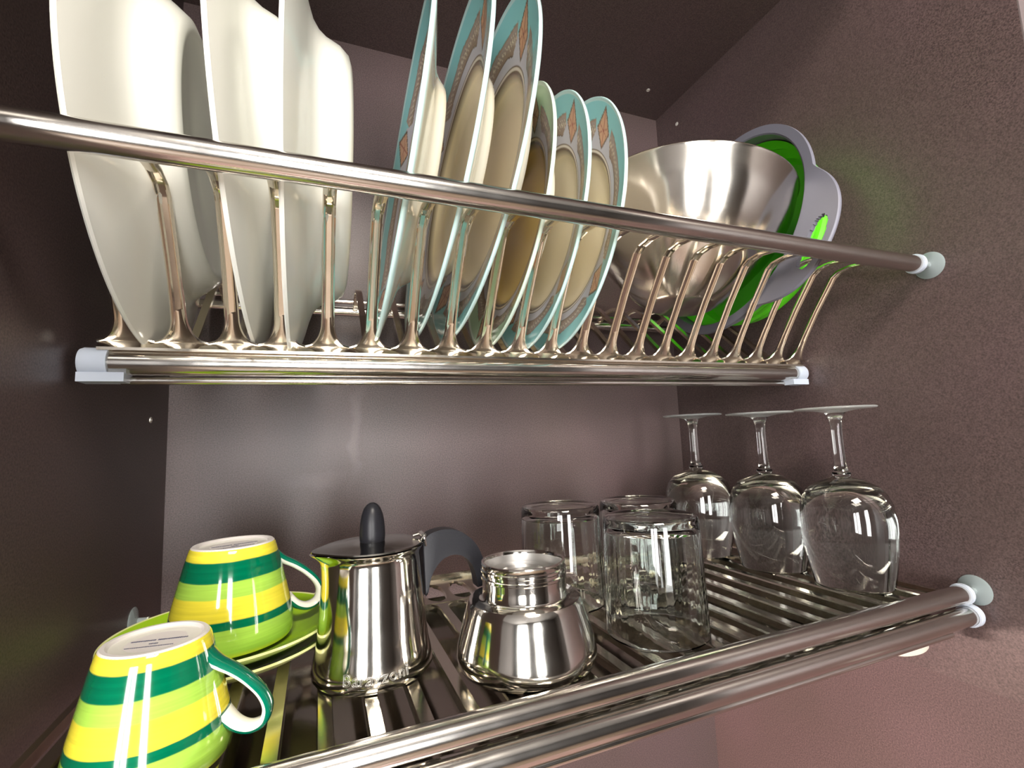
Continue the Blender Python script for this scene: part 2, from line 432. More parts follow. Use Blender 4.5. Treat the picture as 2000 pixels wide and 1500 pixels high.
for k in range(NS + 1):
    c = s0 if k == 0 else s0.copy()
    if k: COL.objects.link(c)
    c.location = (X0 + PITCH * k, 0, 0); c.name = 'floor_slat'; c.parent = rack; c.matrix_parent_inverse = Matrix.Translation(rack.location).inverted()
rp(xtube('rear_rail', 0.012, 0.552, -.0470, .2470, .0042, M['rail'], None, 14))
bm = bmesh.new()
tube(bm, [(0.016, -.0400, .2585), (0.28, -.0400, .2585), (0.548, -.0400, .2585)], .0022, 10)
rp(finish('rear_bead', bm, M['rail'], None))
# end caps and wall discs
def end_cap(x0, x1, y, z, r, lip):
    bm = bmesh.new()
    d = 1 if x1 > x0 else -1
    lathe(bm, [(r * .5, 0), (r * .92, 0), (r, .0015), (r, abs(x1 - x0)), (r * .84, abs(x1 - x0)), (r * .84, .003), (r * .5, .003)], 28, Matrix.Translation((x0, y, z)) @ Matrix.Rotation(d * pi / 2, 4, 'Y'))
    if lip:
        bx(bm, (min(x0, x1 + d * .008), y - r * .8, z - r - .0028), (max(x0, x1 + d * .008), y + r * .8, z - r * .72))
    return bm
rp(finish('end_cap', end_cap(0.0035, 0.0165, yB, zB, .0083, True), M['cap'], None))
rp(finish('end_cap', end_cap(0.5605, 0.5485, yB, zB, .0083, True), M['cap'], None))
rp(finish('end_cap', end_cap(0.5555, 0.5510, yT, zT, .0075, False), M['cap'], None))
def wall_disc(y, z, right=True):
    bm = bmesh.new()
    d = -1 if right else 1
    lathe(bm, [(0, 0), (.0098, 0), (.0104, .0008), (.0090, .0018), (.0045, .0026), (.0026, .0036), (.0022, .0085), (.0026, .0100), (0, .0104)], 30,
          Matrix.Translation((W if right else 0, y, z)) @ Matrix.Rotation(d * pi / 2, 4, 'Y'))
    return bm
rp(finish('wall_disc', wall_disc(-.2945, .2440), M['clear'], None))
rp(finish('wall_disc', wall_disc(-.2909, .2454, False), M['clear'], None))

# ------------------------------------------------------------------ lower glass rack
low = thing('glass_rack', 'lower stainless steel glass rack with flat slats and a double front rail', 'dish rack', (W / 2, -0.2917, 0))
def lp(o):
    o.parent = low; o.matrix_parent_inverse = Matrix.Translation(low.location).inverted(); return o
yL = -0.2917
lp(xtube('front_rail', 0.006, 0.554, yL, 0.0000, 0.0061, M['rail'], None))
lp(xtube('lower_rail', 0.010, 0.556, yL - .0010, -0.0150, 0.0064, M['rail'], None))
lp(finish('end_cap', end_cap(0.5555, 0.5510, yL, 0, .0073, False), M['cap'], None))
lp(finish('end_cap', end_cap(0.5605, 0.5545, yL - .0010, -.0150, .0078, False), M['cap'], None))
lp(finish('end_cap', end_cap(0.0035, 0.0115, yL - .0010, -.0150, .0078, False), M['cap'], None))
lp(finish('wall_disc', wall_disc(-.2945, .0020), M['clear'], None))
lp(finish('wall_disc', wall_disc(-.0700, .0040, False), M['clear'], None))
LP = 0.0215; LX0 = 0.0195; NL = 25
def low_slat():
    bm = bmesh.new()
    zt = -.0012
    path = [(-.2860, zt - .002), (-.2835, zt), (-.20, zt), (-.135, zt), (-.127, zt), (-.121, zt)]
    rings = []
    for i, (y, z) in enumerate(path):
        hw = (.0036, .0036, .0036, .0036, .0045, .0095)[i]
        rings.append([bm.verts.new((a, y, z + b)) for a, b in ((-hw, -.0012), (-hw * .86, 0), (hw * .86, 0), (hw, -.0012), (hw, -.0052), (hw * .9, -.0052), (hw * .84, -.0012), (-hw * .84, -.0012), (-hw * .9, -.0052), (-hw, -.0052))])
    for i in range(len(rings) - 1):
        for k in range(10):
            j = (k + 1) % 10; bm.faces.new((rings[i][k], rings[i][j], rings[i + 1][j], rings[i + 1][k]))
    bm.faces.new(rings[0]); bm.faces.new(rings[-1])
    return bm
s0 = finish('slat', low_slat(), M['slat'], smooth=False)
for k in range(NL):
    c = s0 if k == 0 else s0.copy()
    if k: COL.objects.link(c)
    c.location = (LX0 + LP * k, 0, 0); c.name = 'slat'; c.parent = low; c.matrix_parent_inverse = Matrix.Translation(low.location).inverted()
# rear stamped strip with rounded slots rising to a flange
bm = bmesh.new()
def strip_z(y):  # profile of the rear strip
    t = (y + .121) / .051
    return -.0012 + .0034 * max(0, t) ** 1.6
ys = [-.121, -.1185, -.116, -.1135, -.111, -.1085, -.106, -.1035, -.101, -.0985, -.096, -.0935, -.091, -.0885, -.086, -.0835, -.081, -.0785, -.076, -.0735, -.071, -.0700]
xs_edges = []
sl0, sl1 = -.1168, -.0800
for k in range(NL + 0):
    xa = LX0 + LP * (k - .5); xb = xa + LP; xm = (xa + xb) / 2
    rows = []
    for y in ys:
        if sl0 < y < sl1:
            u = (y - (sl0 + sl1) / 2) / ((sl1 - sl0) / 2); hw = .0084 * (1 - abs(u) ** 2.6) ** .4
        else: hw = 0
        rows.append((y, hw))
    for side in (-1, 1):
        xe = xa if side < 0 else xb
        prev = None
        for y, hw in rows:
            z = strip_z(y); lip = 0
            a = bm.verts.new((xe, y, z)); b = bm.verts.new((xm + side * hw, y, z)) ; c = bm.verts.new((xm + side * max(0, hw - .0004), y, z - (.0030 if hw > 0 else .0008)))
            if prev:
                bm.faces.new((prev[0], a, b, prev[1])); bm.faces.new((prev[1], b, c, prev[2]))
            prev = (a, b, c)
for f in list(bm.faces):
    if f.calc_area() < 1e-12: bm.faces.remove(f)
bmesh.ops.remove_doubles(bm, verts=bm.verts, dist=1e-5)
bx(bm, (LX0 - LP / 2, -.0704, .0012), (LX0 + LP * (NL - .5), -.0680, .0062))
bx(bm, (LX0 - LP / 2, -.1222, -.0052), (LX0 + LP * (NL - .5), -.1190, -.0008))
lp(finish('slotted_strip', bm, M['wire']))
lp(xtube('rear_rail', .012, .552, -.0640, -.0015, .0040, M['rail'], None, 14))
# side bars
for xa in (.0075, .5490):
    bm = bmesh.new(); bx(bm, (xa, -.2880, -.0060), (xa + .0035, -.0660, -.0005)); lp(finish('side_bar', bm, M['slat'], None, smooth=False))

# drip tray under the slats
tray = thing('drip_tray', 'dark shiny steel drip tray lying under the lower glass rack', 'tray', (W / 2, -.175, -.026))
def tp(o):
    o.parent = tray; o.matrix_parent_inverse = Matrix.Translation(tray.location).inverted(); return o
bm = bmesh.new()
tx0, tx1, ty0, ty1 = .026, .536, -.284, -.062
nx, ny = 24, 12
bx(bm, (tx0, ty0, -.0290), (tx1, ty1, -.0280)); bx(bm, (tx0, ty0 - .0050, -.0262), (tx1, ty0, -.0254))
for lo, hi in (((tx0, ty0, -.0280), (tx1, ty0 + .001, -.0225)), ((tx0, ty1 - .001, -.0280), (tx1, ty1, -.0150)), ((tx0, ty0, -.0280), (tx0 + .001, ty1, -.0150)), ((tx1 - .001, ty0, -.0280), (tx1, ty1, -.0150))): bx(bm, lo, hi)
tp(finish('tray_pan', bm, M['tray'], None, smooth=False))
bm = bmesh.new(); tube(bm, [(tx0, ty0 - .0062, -.0250), (.5 * (tx0 + tx1), ty0 - .0062, -.0250), (tx1, ty0 - .0062, -.0250)], .0024, 16)
tp(finish('front_lip', bm, M['rail'], None))
bm = bmesh.new()
lathe(bm, [(0, 0), (.0078, 0), (.0086, .0012), (.0086, .0070), (0, .0070)], 32, Matrix.Translation((.512, -.277, -.0362)) @ Matrix.Diagonal((2.05, .82, 1, 1)))
fo = tp(finish('tray_foot', bm, M['clip'], None)); fo['label'] = 'pale oblong foot under the right end of the tray'

# ------------------------------------------------------------------ plates
def plate_normal(a, b): return Vector((-cos(a) * cos(b), -cos(a) * sin(b), sin(a)))
def plate_matrix(C, a, b):
    m = ortho(plate_normal(a, b), (0, -1, 0)); m.translation = C; return m
# white dinner plate
def white_plate(R, D):
    bm = bmesh.new(); F = D - .0045
    fr = [(0, -F), (.30 * R, -F), (.56 * R, -F + .0003), (.625 * R, -F + .0030), (.665 * R, -F * .70), (.690 * R, -F * .50), (.715 * R, -.0098), (.76 * R, -.0078), (.85 * R, -.0050), (.95 * R, -.0015), (.985 * R, .0004)]
    ed = [(.996 * R, .0006), (R, -.0002), (.998 * R, -.0016)]
    bk = [(.95 * R, -.0044), (.86 * R, -.0080), (.79 * R, -.0104), (.735 * R, -.0128), (.700 * R, -.0160), (.678 * R, -.0200), (.655 * R, -D + .0070), (.622 * R, -D + .0018), (.585 * R, -D), (.560 * R, -D), (.545 * R, -D + .0008), (.30 * R, -D + .0010), (0, -D + .0010)]
    lathe(bm, fr + ed + bk, 128)
    return bm
def wplate(C, a, b, R, D, label):
    t = finish('dinner_plate', white_plate(R, D), M['white_china'])
    t.matrix_world = plate_matrix(C, a, b)
    return tag(t, label, 'plate', 'white dinner plates in the upper rack')
wplate((.0268, -.1640, .3085), -.038, 0.0, .1255, .031, 'leftmost white dinner plate, beside the dark left cupboard wall')
wplate((.0772, -.1640, .3145), -.070, 0.0, .1275, .034, 'middle of the three white dinner plates standing on edge')
wplate((.1070, -.1635, .3090), .005, 0.0, .1262, .035, 'white dinner plate with its whole rounded base showing, nearest the blue-rimmed plates')

# decorated plates: colours painted on a fine polar grid
def lerp3(a, b, t): return tuple(a[i] + (b[i] - a[i]) * t for i in range(3))
def glaze_colour(rho, th, sch):
    cy, cream, wh = sch['rim'], sch['well'], (.60, .60, .66)
    dk = (.20, .15, .10)
    # th measured from diamond axis, 90 degree repeats
    d = (th + pi / 4) % (pi / 2) - pi / 4      # -45..45 deg around nearest diamond
    x = rho * sin(d); y = rho * cos(d)
    if rho > .975: return lerp3(cy, (.80, .92, .88), .55)
    if rho < .625: return cream
    if rho < .638: return dk
    if rho < .655: return lerp3(wh, cream, .5)
    if rho < .665: return dk
    # diamond
    yc0, ytop, ymid, wd = .680, .955, .800, .128
    if y > yc0 - .012:
        if y <= ymid: h = wd * (y - yc0) / (ymid - yc0)
        else: h = wd * (ytop - y) / (ytop - ymid)
        ax = abs(x)
        if ax < h:
            if ax > h - .016: return dk
            if abs(x) < .0035 or abs((y - ymid) - .35 * x) < .004 or abs((y - ymid) + .35 * x) < .004: return (.42, .17, .12)
            return (.70, .42, .26)
        if ax < h + .006: return dk
        # pale kites on both sides of the lower half
        if y < ymid + .012:
            k = (ymid + .012 - y) / (ymid + .012 - yc0)
            lim = wd + .012 + .07 * k ** 1.3
            if ax < lim: return wh
    ad = abs(d)
    # patterned band between the diamonds
    inner = .735 - .03 * (1 - min(1, (ad - .205) / .25)); outer = .845 + .012 * sin(ad * 9)
    if ad > .205:
        if rho < inner - .008: return wh
        if rho < inner: return dk
        if rho < outer:
            if ad < .22 or outer - rho < .010: return (.42, .28, .20)
            t = (rho - inner) / (outer - inner)
            s = sin(th * 118 + (3 if t > .5 else 0)) * sin(t * pi * 3)
            if .25 < t < .75 and s > .35: return (.78, .68, .50)
            return lerp3((.34, .25, .18), (.42, .36, .32), t)
        if rho < outer + .006: return (.22, .33, .30)
    elif rho < .70: return wh
    if y < ymid: return wh if rho < .77 else cy
    return cy
def deco_plate_mesh(R, sch, offset):
    bm = bmesh.new(); SEG = 420
    fr = [(.20 * R, -.0180), (.45 * R, -.0178), (.53 * R, -.0168), (.585 * R, -.0140), (.625 * R, -.0104)]
    n = 44
    for i in range(n):
        t = (i + 1) / n; rr = .625 + (.985 - .625) * t
        fr.append((rr * R, -.0104 + .0096 * t ** 1.1))
    prof = [(0, -.0180)] + fr + [(.996 * R, .0000), (R, -.0012), (.993 * R, -.0026)]
    nfront = len(prof)
    prof += [(.93 * R, -.0044), (.80 * R, -.0080), (.70 * R, -.0104), (.635 * R, -.0124), (.600 * R, -.0150), (.580 * R, -.0178), (.562 * R, -.0204), (.540 * R, -.0213), (.515 * R, -.0205), (.2 * R, -.0200), (0, -.0200)]
    rings = lathe(bm, prof, SEG)
    bmesh.ops.recalc_face_normals(bm, faces=bm.faces)
    me = bpy.data.meshes.new('plate_mesh'); bm.to_mesh(me); bm.free()
    me.polygons.foreach_set('use_smooth', [True] * len(me.polygons))
    ca = me.color_attributes.new('glaze', 'FLOAT_COLOR', 'POINT')
    idx = 0; back = sch['back']
    for k, (r, z) in enumerate(prof):
        cnt = 1 if r < 1e-6 else SEG
        for i in range(cnt):
            if k >= nfront: c = back
            elif k >= nfront - 2: c = lerp3(sch['rim'], (.85, .93, .88), .6)
            else: c = glaze_colour(r / R, 2 * pi * i / SEG - offset, sch)
            ca.data[idx].color = (*c, 1); idx += 1
    me.materials.append(M['deco'])
    return me
BLUE = dict(rim=(.30, .70, .72), well=(.93, .82, .57), back=(.86, .82, .70))
BLUE_LIT = dict(rim=(.46, .68, .46), well=(.80, .58, .20), back=(.84, .80, .66))  # blue plate with yellowish reflected light painted into rim and well
off = radians(43)
big = deco_plate_mesh(.1240, BLUE, off); sml = deco_plate_mesh(.0980, BLUE, off); sml_lit = deco_plate_mesh(.0978, BLUE_LIT, radians(60))
def dplate(me, C, a, b, label, name, group):
    o = bpy.data.objects.new(name, me); COL.objects.link(o); o.matrix_world = plate_matrix(C, a, b)
    return tag(o, label, 'plate', group)
g1 = 'large blue-rimmed dinner plates'; g2 = 'small blue-rimmed side plates'
o = dplate(big, (.1748, -.1740, .3105), .142, -.028, 'large blue-rimmed plate seen almost edge-on, leftmost of the patterned plates', 'dinner_plate', g1)
o.scale = (.975, .975, 1)
dplate(big, (.2052, -.1765, .3195), .155, -.024, 'middle large blue-rimmed plate, pattern half hidden behind its neighbour', 'dinner_plate', g1)
dplate(big, (.2310, -.1765, .3190), .162, -.014, 'rightmost large blue-rimmed plate with an orange diamond near its top', 'dinner_plate', g1)
dplate(sml_lit, (.2535, -.1785, .2880), .145, -.047, 'small blue-rimmed plate behind the last large plate, warm light painted into its rim and well', 'side_plate', g2)
dplate(sml, (.2790, -.1780, .2869), .115, -.062, 'small blue-rimmed side plate, middle of the three small plates', 'side_plate', g2)
dplate(sml, (.3040, -.1780, .2878), .108, -.050, 'rightmost small blue-rimmed side plate, next to the steel bowl', 'side_plate', g2)

# ------------------------------------------------------------------ steel bowl and colander
bm = bmesh.new(); RB = .0922; D = .0985
op = [(1.0, .0), (.988, .006), (.955, .022), (.895, .036), (.815, .050), (.70, .064), (.565, .078), (.45, .088), (.35, .0945), (.27, .0975)]
outer = [(0, -D)] + [(RB * a, -b) for a, b in op[::-1]] + [(RB * 1.008, .0004), (RB * 1.002, .0012)]
inner = [(RB * a - .0016, -b + (.0012 if b > .05 else .0003)) for a, b in op] + [(0, -D + .0015)]
lathe(bm, smooth_prof(outer) + smooth_prof(inner), 160)
bowl = finish('mixing_bowl', bm, M['brushed'])
m = ortho((.140, .0, .990), (0, -1, 0)); m.translation = (.4375, -.1745, .3305); bowl.matrix_world = m
tag(bowl, 'brushed stainless steel mixing bowl standing in the upper rack', 'bowl')

cn = Vector((-.976, .073, .205)).normalized()
cm = ortho(cn, (0, -1, 0)); cm.translation = (.4975, -.1620, .3165)
col = thing('colander', 'green folding colander with grey rim and slotted handle behind the steel bowl', 'colander', cm)
# local: +Z opening direction, X towards the front (-y), Y up
bm = bmesh.new()
ro = .1015; ri = .0935
def handle_r(ang, c):
    # extra radius for the handle lobe centred at angle c (deg)
    d = (ang - c + 180) % 360 - 180
    u = abs(d) / 36.0
    if u >= 1: return 0
    return .0295 * (1 - u ** 2.6) ** 1.5
SEG = 480
def ring_pts(z, outer):
    out = []
    for i in range(SEG):
        a = 360 * i / SEG; aa = radians(a)
        r = (ro + max(handle_r(a, -27), handle_r(a, 153))) if outer else ri
        out.append((r * cos(aa), r * sin(aa), z))
    return out
# the slot in each handle: build top/bottom faces as polar strips with the slot left open
def slot(a, r, c):
    d = (a - c + 180) % 360 - 180
    y = (r - .1165) / .0074; x = d * .1165 * pi / 180 / .0215
    return abs(x) ** 4 + y * y < 1
NR = 44
grid = {}
for side, z in ((0, .0017), (1, -.0017)):
    for i in range(SEG):
        a = 360 * i / SEG
        rmax = ro + max(handle_r(a, -27), handle_r(a, 153))
        for k in range(NR + 1):
            r = ri + (rmax - ri) * k / NR
            zz = z * (1 if 0 < k < NR else .35)
            grid[side, i, k] = (bm.verts.new((r * cos(radians(a)), r * sin(radians(a)), zz)), r, a)
cell = {}
for i in range(SEG):
    j = (i + 1) % SEG
    for k in range(NR):
        am = 360 * (i + .5) / SEG; rm = .25 * (grid[0, i, k][1] + grid[0, j, k][1] + grid[0, i, k + 1][1] + grid[0, j, k + 1][1])
        cell[i, k] = not (slot(am, rm, -28) or slot(am, rm, 152))
for (i, k), keep in cell.items():
    if not keep: continue
    j = (i + 1) % SEG
    for s in (0, 1): bm.faces.new([grid[s, a, b][0] for a, b in ((i, k), (j, k), (j, k + 1), (i, k + 1))])
    def wall(p, q): bm.faces.new((grid[0, p[0], p[1]][0], grid[0, q[0], q[1]][0], grid[1, q[0], q[1]][0], grid[1, p[0], p[1]][0]))
    if k == 0 or not cell[i, k - 1]: wall((i, k), (j, k))
    if k == NR - 1 or not cell[i, k + 1]: wall((i, k + 1), (j, k + 1))
    if not cell[(i - 1) % SEG, k]: wall((i, k), (i, k + 1))
    if not cell[j, k]: wall((j, k), (j, k + 1))
rim = finish('rim', bm, M['greyrub'], col); rim['label'] = 'grey rim with slotted handles'
# deeper inner collar of the rim
bm = bmesh.new()
lathe(bm, [(.0935, .0015), (.0950, .0015), (.0965, -.004), (.0945, -.0115), (.0915, -.0125), (.0905, -.0110), (.0925, -.004), (.0925, .0010), (.0935, .0015)], 96)
finish('rim_collar', bm, M['greyrub'], col)
bm = bmesh.new()
po = [(.0918, -.008), (.0915, -.013), (.0878, -.021), (.0885, -.025), (.0835, -.036), (.0845, -.040), (.0815, -.0480), (.0810, -.0510), (.0680, -.0560), (0, -.0575)]
pi_ = [(0, -.0560), (.0670, -.0545), (.0795, -.0500), (.0800, -.0480), (.0828, -.0400), (.0820, -.0365), (.0870, -.0250), (.0863, -.0212), (.0898, -.0135), (.0902, -.008)]
lathe(bm, [(r, z * .87 if z < -.013 else z) for r, z in po + pi_], 96)
finish('basket', bm, M['greenrub'], col)['label'] = 'bright green folding silicone basket'

# ------------------------------------------------------------------ cups and saucers
def strap_handle(bm, pts, hw, th, seg=12):
    path = smoothpath([(x, 0, z) for x, z in pts], 8); n = len(path); rings = []
    for i, p in enumerate(path):
        a = path[max(0, i - 1)]; b = path[min(n - 1, i + 1)]; t = (b - a).normalized()
        nr = Vector((t.z, 0, -t.x))  # outward (away from the cup)
        e = abs(2 * i / (n - 1) - 1)
        w_ = hw * (1 + .35 * e ** 3); h_ = th * (1 + .5 * e ** 4)
        ring = []
        for k in range(seg):
            an = 2 * pi * k / seg; ca, sa = cos(an), sin(an)
            sx_ = (abs(ca) ** .7) * (1 if ca > 0 else -1)
            ring.append(bm.verts.new(p + Vector((0, 1, 0)) * w_ * sx_ + nr * h_ * sa))
        rings.append(ring)
    for i in range(n - 1):
        for k in range(seg):
            j = (k + 1) % seg; f = bm.faces.new((rings[i][k], rings[i][j], rings[i + 1][j], rings[i + 1][k]))
            an = 2 * pi * (k + .5) / seg; f.material_index = 0 if sin(an) < -.05 else 1
    bm.faces.new(rings[0]).material_index = 1; bm.faces.new(rings[-1]).material_index = 1
    return bm
HPTS = [(.0218, .0462), (.0272, .0412), (.0345, .0366), (.0418, .0308), (.0480, .0238), (.0506, .0168), (.0486, .0108), (.0428, .0088), (.0364, .0112), (.0305, .0170)]
def make_cup(label, loc, rotz, scale, tilt=(0, 0)):
    t = thing('coffee_cup', label, 'cup', loc, (tilt[0], tilt[1], rotz), 'striped coffee cups'); t.scale = (scale,) * 3
    bm = bmesh.new()   # z=0 mouth on the rack, z=.055 foot
    o_ = [(.0320, .0000), (.0328, .0012), (.0334, .0060), (.0333, .0100), (.0318, .0185), (.0298, .0270), (.0274, .0370), (.0252, .0460), (.0236, .0515), (.0228, .0540), (.0220, .0550)]
    i_ = [(.0205, .0545), (.0190, .0520), (.0215, .0450), (.0250, .0350), (.0278, .0240), (.0300, .0150), (.0313, .0080), (.0312, .0010), (.0320, 0)]
    lathe(bm, o_, 96); 
    finish('body', bm, M['cup'], t)
    bm = bmesh.new(); lathe(bm, [(.0222, .0548), (.0214, .0556), (.0196, .0556), (.0186, .0546), (.0180, .0538), (0, .0536)], 72)
    f = finish('foot', bm, M['foot_glaze'], t); f['label'] = 'unpainted white foot with a small grey maker mark'
    bm = bmesh.new()
    random.seed(3)
    for row, (yy, x0, x1, hh) in enumerate(((.0015, -.0115, -.0010, .0011), (.0015, .0002, .0125, .0011), (-.0030, -.0018, .0018, .0009), (-.0065, -.0105, .0100, .0006))):
        x = x0
        while x < x1:
            wd = random.uniform(.0005, .0010); h = hh * random.uniform(.6, 1.0)
            bx(bm, (x, yy - h / 2, .05375), (x + wd * .75, yy + h / 2, .05395)); x += wd
    finish('maker_mark', bm, M['ink'], f, smooth=False)
    bm = bmesh.new(); lathe(bm, [(.0320, 0)] + i_[::-1][1:] + [(0, .0525)], 72)
    finish('lining', bm, M['white_glaze'], t)
    bm = bmesh.new(); strap_handle(bm, HPTS, .0047, .0023)
    h = finish('handle', bm, [M['handle_green'], M['white_glaze']], t); h['label'] = 'dark green handle with white inner face'
    return t
make_cup('green and yellow striped cup upside down on the stacked saucers', (.0762, -.1652, .0128), radians(16), 1.0)
make_cup('green and yellow striped cup upside down at the front left, cut off by the frame', (.0612, -.2562, 0.0), radians(-10), .86)
def saucer(z, label):
    bm = bmesh.new(); R = .0618
    prof = [(0, .0032), (.030, .0032), (.036, .0040), (.048, .0068), (.057, .0112), (.0606, .0130), (R, .0134), (R + .0003, .0122), (.0600, .0105), (.052, .0064), (.040, .0022), (.034, .0004), (.031, 0), (.029, .0008), (0, .0010)]
    mi = [0, 0, 0, 0, 0, 1, 1, 1, 1, 1, 1, 1, 1, 1]
    lathe(bm, prof, 96, mi=mi)
    o = finish('saucer', bm, [M['saucer'], M['saucer_edge']]); o.location = (.0731, -.1590, z)
    return tag(o, label, 'saucer', 'green saucers')
saucer(-.0010, 'lower of the two stacked green saucers under the striped cup')
saucer(.0060, 'upper green saucer, the striped cup stands on it')

# ------------------------------------------------------------------ moka pot
MX, MY = .1530, -.2110
pot = thing('moka_pot', 'shiny steel coffee pot with black knob lid and black arched handle', 'coffee pot', (MX, MY, -.001))
bm = bmesh.new()
prof = [(.0285, .0000), (.0318, .0004), (.0327, .0018), (.0328, .0040), (.0322, .0085), (.0306, .0150), (.0300, .0200), (.0292, .0300), (.0284, .0400), (.0276, .0500), (.0269, .0600), (.0268, .0620), (.0275, .0640), (.0285, .0655), (.0286, .0662)]
inn = [(.0278, .0660), (.0262, .0620), (.0268, .0500), (.0285, .0300), (.0295, .0150), (.029, .005), (0, .004)]
seg = 128
def spout(k, a):
    z = (prof + inn)[k][1]
    d = abs((a - radians(186) + pi) % (2 * pi) - pi)
    u = max(0, (z - .054) / .012)
    return .0052 * u ** 2 * math.exp(-(d / .30) ** 2)
lathe(bm, prof + inn, seg, ripple=spout)
finish('body', bm, M['chrome'], pot)
bm = bmesh.new()
def lids(k, a):
    d = abs((a - radians(186) + pi) % (2 * pi) - pi)
    return (.0048 if k in (0, 1, 2, 6, 7) else 0) * math.exp(-(d / .32) ** 2)
lathe(bm, [(.0276, .0664), (.0285, .0670), (.0282, .0678), (.0240, .0679), (.0180, .0690), (.0070, .0694), (0, .0694)], 96, ripple=lids)
lid = finish('lid', bm, M['lid'], pot)
bm = bmesh.new(); lathe(bm, [(0, .0690), (.0067, .0690), (.0071, .0706), (.0072, .0740), (.0068, .0800), (.0060, .0845), (.0047, .0880), (.0030, .0902), (.0014, .0911), (0, .0913)], 48)
finish('knob', bm, M['black'], lid)
# hinge
bm = bmesh.new()
tube(bm, [(.0290, -.0045, .0700), (.0290, .0045, .0700)], .0016, 12)
tube(bm, [(.0290, -.0050, .0700), (.0262, -.0050, .0668)], .0008, 8); tube(bm, [(.0290, -.0050, .0700), (.0300, -.0050, .0640)], .0008, 8)
tube(bm, [(.0290, .0040, .0700), (.0240, .0040, .0690)], .0009, 8)
finish('hinge', bm, M['chrome'], pot)
# handle: arch outline in the x-z plane
oc = [(.0282, .0665), (.0320, .0700), (.0380, .0718), (.0450, .0718), (.0520, .0695), (.0590, .0640), (.0635, .0575), (.0665, .0490), (.0672, .0400), (.0660, .0355)]
ic = [(.0620, .0350), (.0610, .0420), (.0585, .0490), (.0535, .0545), (.0470, .0565), (.0405, .0548), (.0355, .0500), (.0325, .0440), (.0308, .0360), (.0292, .0355)]
def crom(P, n=5): return [(v.x, v.y) for v in smoothpath([(a, b, 0) for a, b in P], n)]
poly = crom(oc) + crom(ic)
bm = bmesh.new(); prism(bm, poly, -.0052, .0052)
es = [e for e in bm.edges if abs(e.verts[0].co.y - e.verts[1].co.y) < 1e-6]
bmesh.ops.bevel(bm, geom=es, offset=.0011, segments=3, profile=.6, affect='EDGES')
h = finish('handle', bm, M['black'], pot); h.rotation_euler = (0, 0, radians(2))
# raised maker's name wrapped round the foot of the pot
def wrapped_text(body, size, radius, zc, a0, parent, mat):
    cu = bpy.data.curves.new('t', 'FONT'); cu.body = body; cu.size = size; cu.align_x = 'CENTER'; cu.align_y = 'CENTER'
    cu.fill_mode = 'NONE'; cu.bevel_depth = .00013; cu.bevel_resolution = 1; cu.space_character = 1.12
    to = bpy.data.objects.new('t', cu); COL.objects.link(to)
    dg = bpy.context.evaluated_depsgraph_get(); me = bpy.data.meshes.new_from_object(to.evaluated_get(dg))
    bpy.data.objects.remove(to)
    bm = bmesh.new(); bm.from_mesh(me)
    bmesh.ops.subdivide_edges(bm, edges=[e for e in bm.edges if e.calc_length() > .002], cuts=2)
    for v in bm.verts:
        a = a0 + v.co.x / radius; zz = zc + v.co.y
        rr = radius + (zc - zz) * .10 + v.co.z + .0001
        v.co = Vector((rr * cos(a), rr * sin(a), zz))
    o = finish('raised_lettering', bm, mat, parent, smooth=False)
    return o
wrapped_text('Barazzoni', .0078, .0324, .0078, radians(-93), pot, M['satin'])

# boiler base of a second pot
bt = thing('moka_boiler', 'open steel coffee pot base with a threaded neck, without its top', 'coffee pot base', (.2325, -.2455, -.001))
bm = bmesh.new()
prof = [(0, .0012), (.030, .0008), (.0335, .0004), (.0372, .0022), (.0388, .0052), (.0392, .0090), (.0386, .0130), (.0372, .0180), (.0352, .0250), (.0332, .0320), (.0322, .0352), (.0312, .0366), (.0296, .0370), (.0262, .0368), (.0244, .0374),
        (.0236, .0385), (.0235, .0440), (.0235, .0470), (.0242, .0476), (.0242, .0488), (.0235, .0494), (.0235, .0508), (.0242, .0514), (.0242, .0526), (.0236, .0532), (.0236, .0546), (.0240, .0556), (.0236, .0564),
        (.0224, .0564), (.0218, .0550), (.0216, .0525), (.0214, .0300), (0, .0290)]
lathe(bm, prof, 128)
finish('body', bm, M['chrome'], bt)
bm = bmesh.new(); lathe(bm, [(.0217, .0545), (.0214, .0500), (.0195, .0495), (.0190, .0505), (.0120, .0505), (.0112, .0490), (0, .0490)], 72)
finish('filter_disc', bm, M['satin'], bt)['label'] = 'matt grey sieve plate inside the neck'
bm = bmesh.new(); lathe(bm, [(0, 0), (.0030, 0), (.0034, .0006), (.0030, .0024), (.0016, .0030), (.0014, .0042), (0, .0044)], 24, Matrix.Translation((.0255, -.0288, .0140)) @ Matrix.Rotation(radians(-48), 4, 'Z') @ Matrix.Rotation(radians(84), 4, 'Y'))
v = finish('safety_valve', bm, M['chrome'], bt)
v.rotation_euler = (0, 0, radians(95))

# ------------------------------------------------------------------ tumblers (upside down)
def tumbler_mesh():
    bm = bmesh.new()
    o_ = [(.0314, .0000), (.0318, .0008), (.0317, .0100), (.0312, .0300), (.0308, .0500), (.0304, .0640), (.0303, .0672), (.0300, .0700), (.0290, .0716), (.0270, .0722), (.0225, .0719), (.0200, .0712), (0, .0709)]
    i_ = [(0, .0655), (.0190, .0655), (.0255, .0648), (.0282, .0625), (.0289, .0560), (.0293, .0300), (.0299, .0100), (.0304, .0010), (.0314, 0)]
    n = len(o_)
    def rip(k, a):
        if k < n: return 0
        z = (o_ + i_)[k][1]
        return .00005 * sin(40 * a) if .002 < z < .060 else 0
    lathe(bm, o_ + i_, 180, ripple=rip)
    bmesh.ops.remove_doubles(bm, verts=bm.verts, dist=1e-6)
    return bm
tm = finish('tumbler', tumbler_mesh(), M['tglass'])
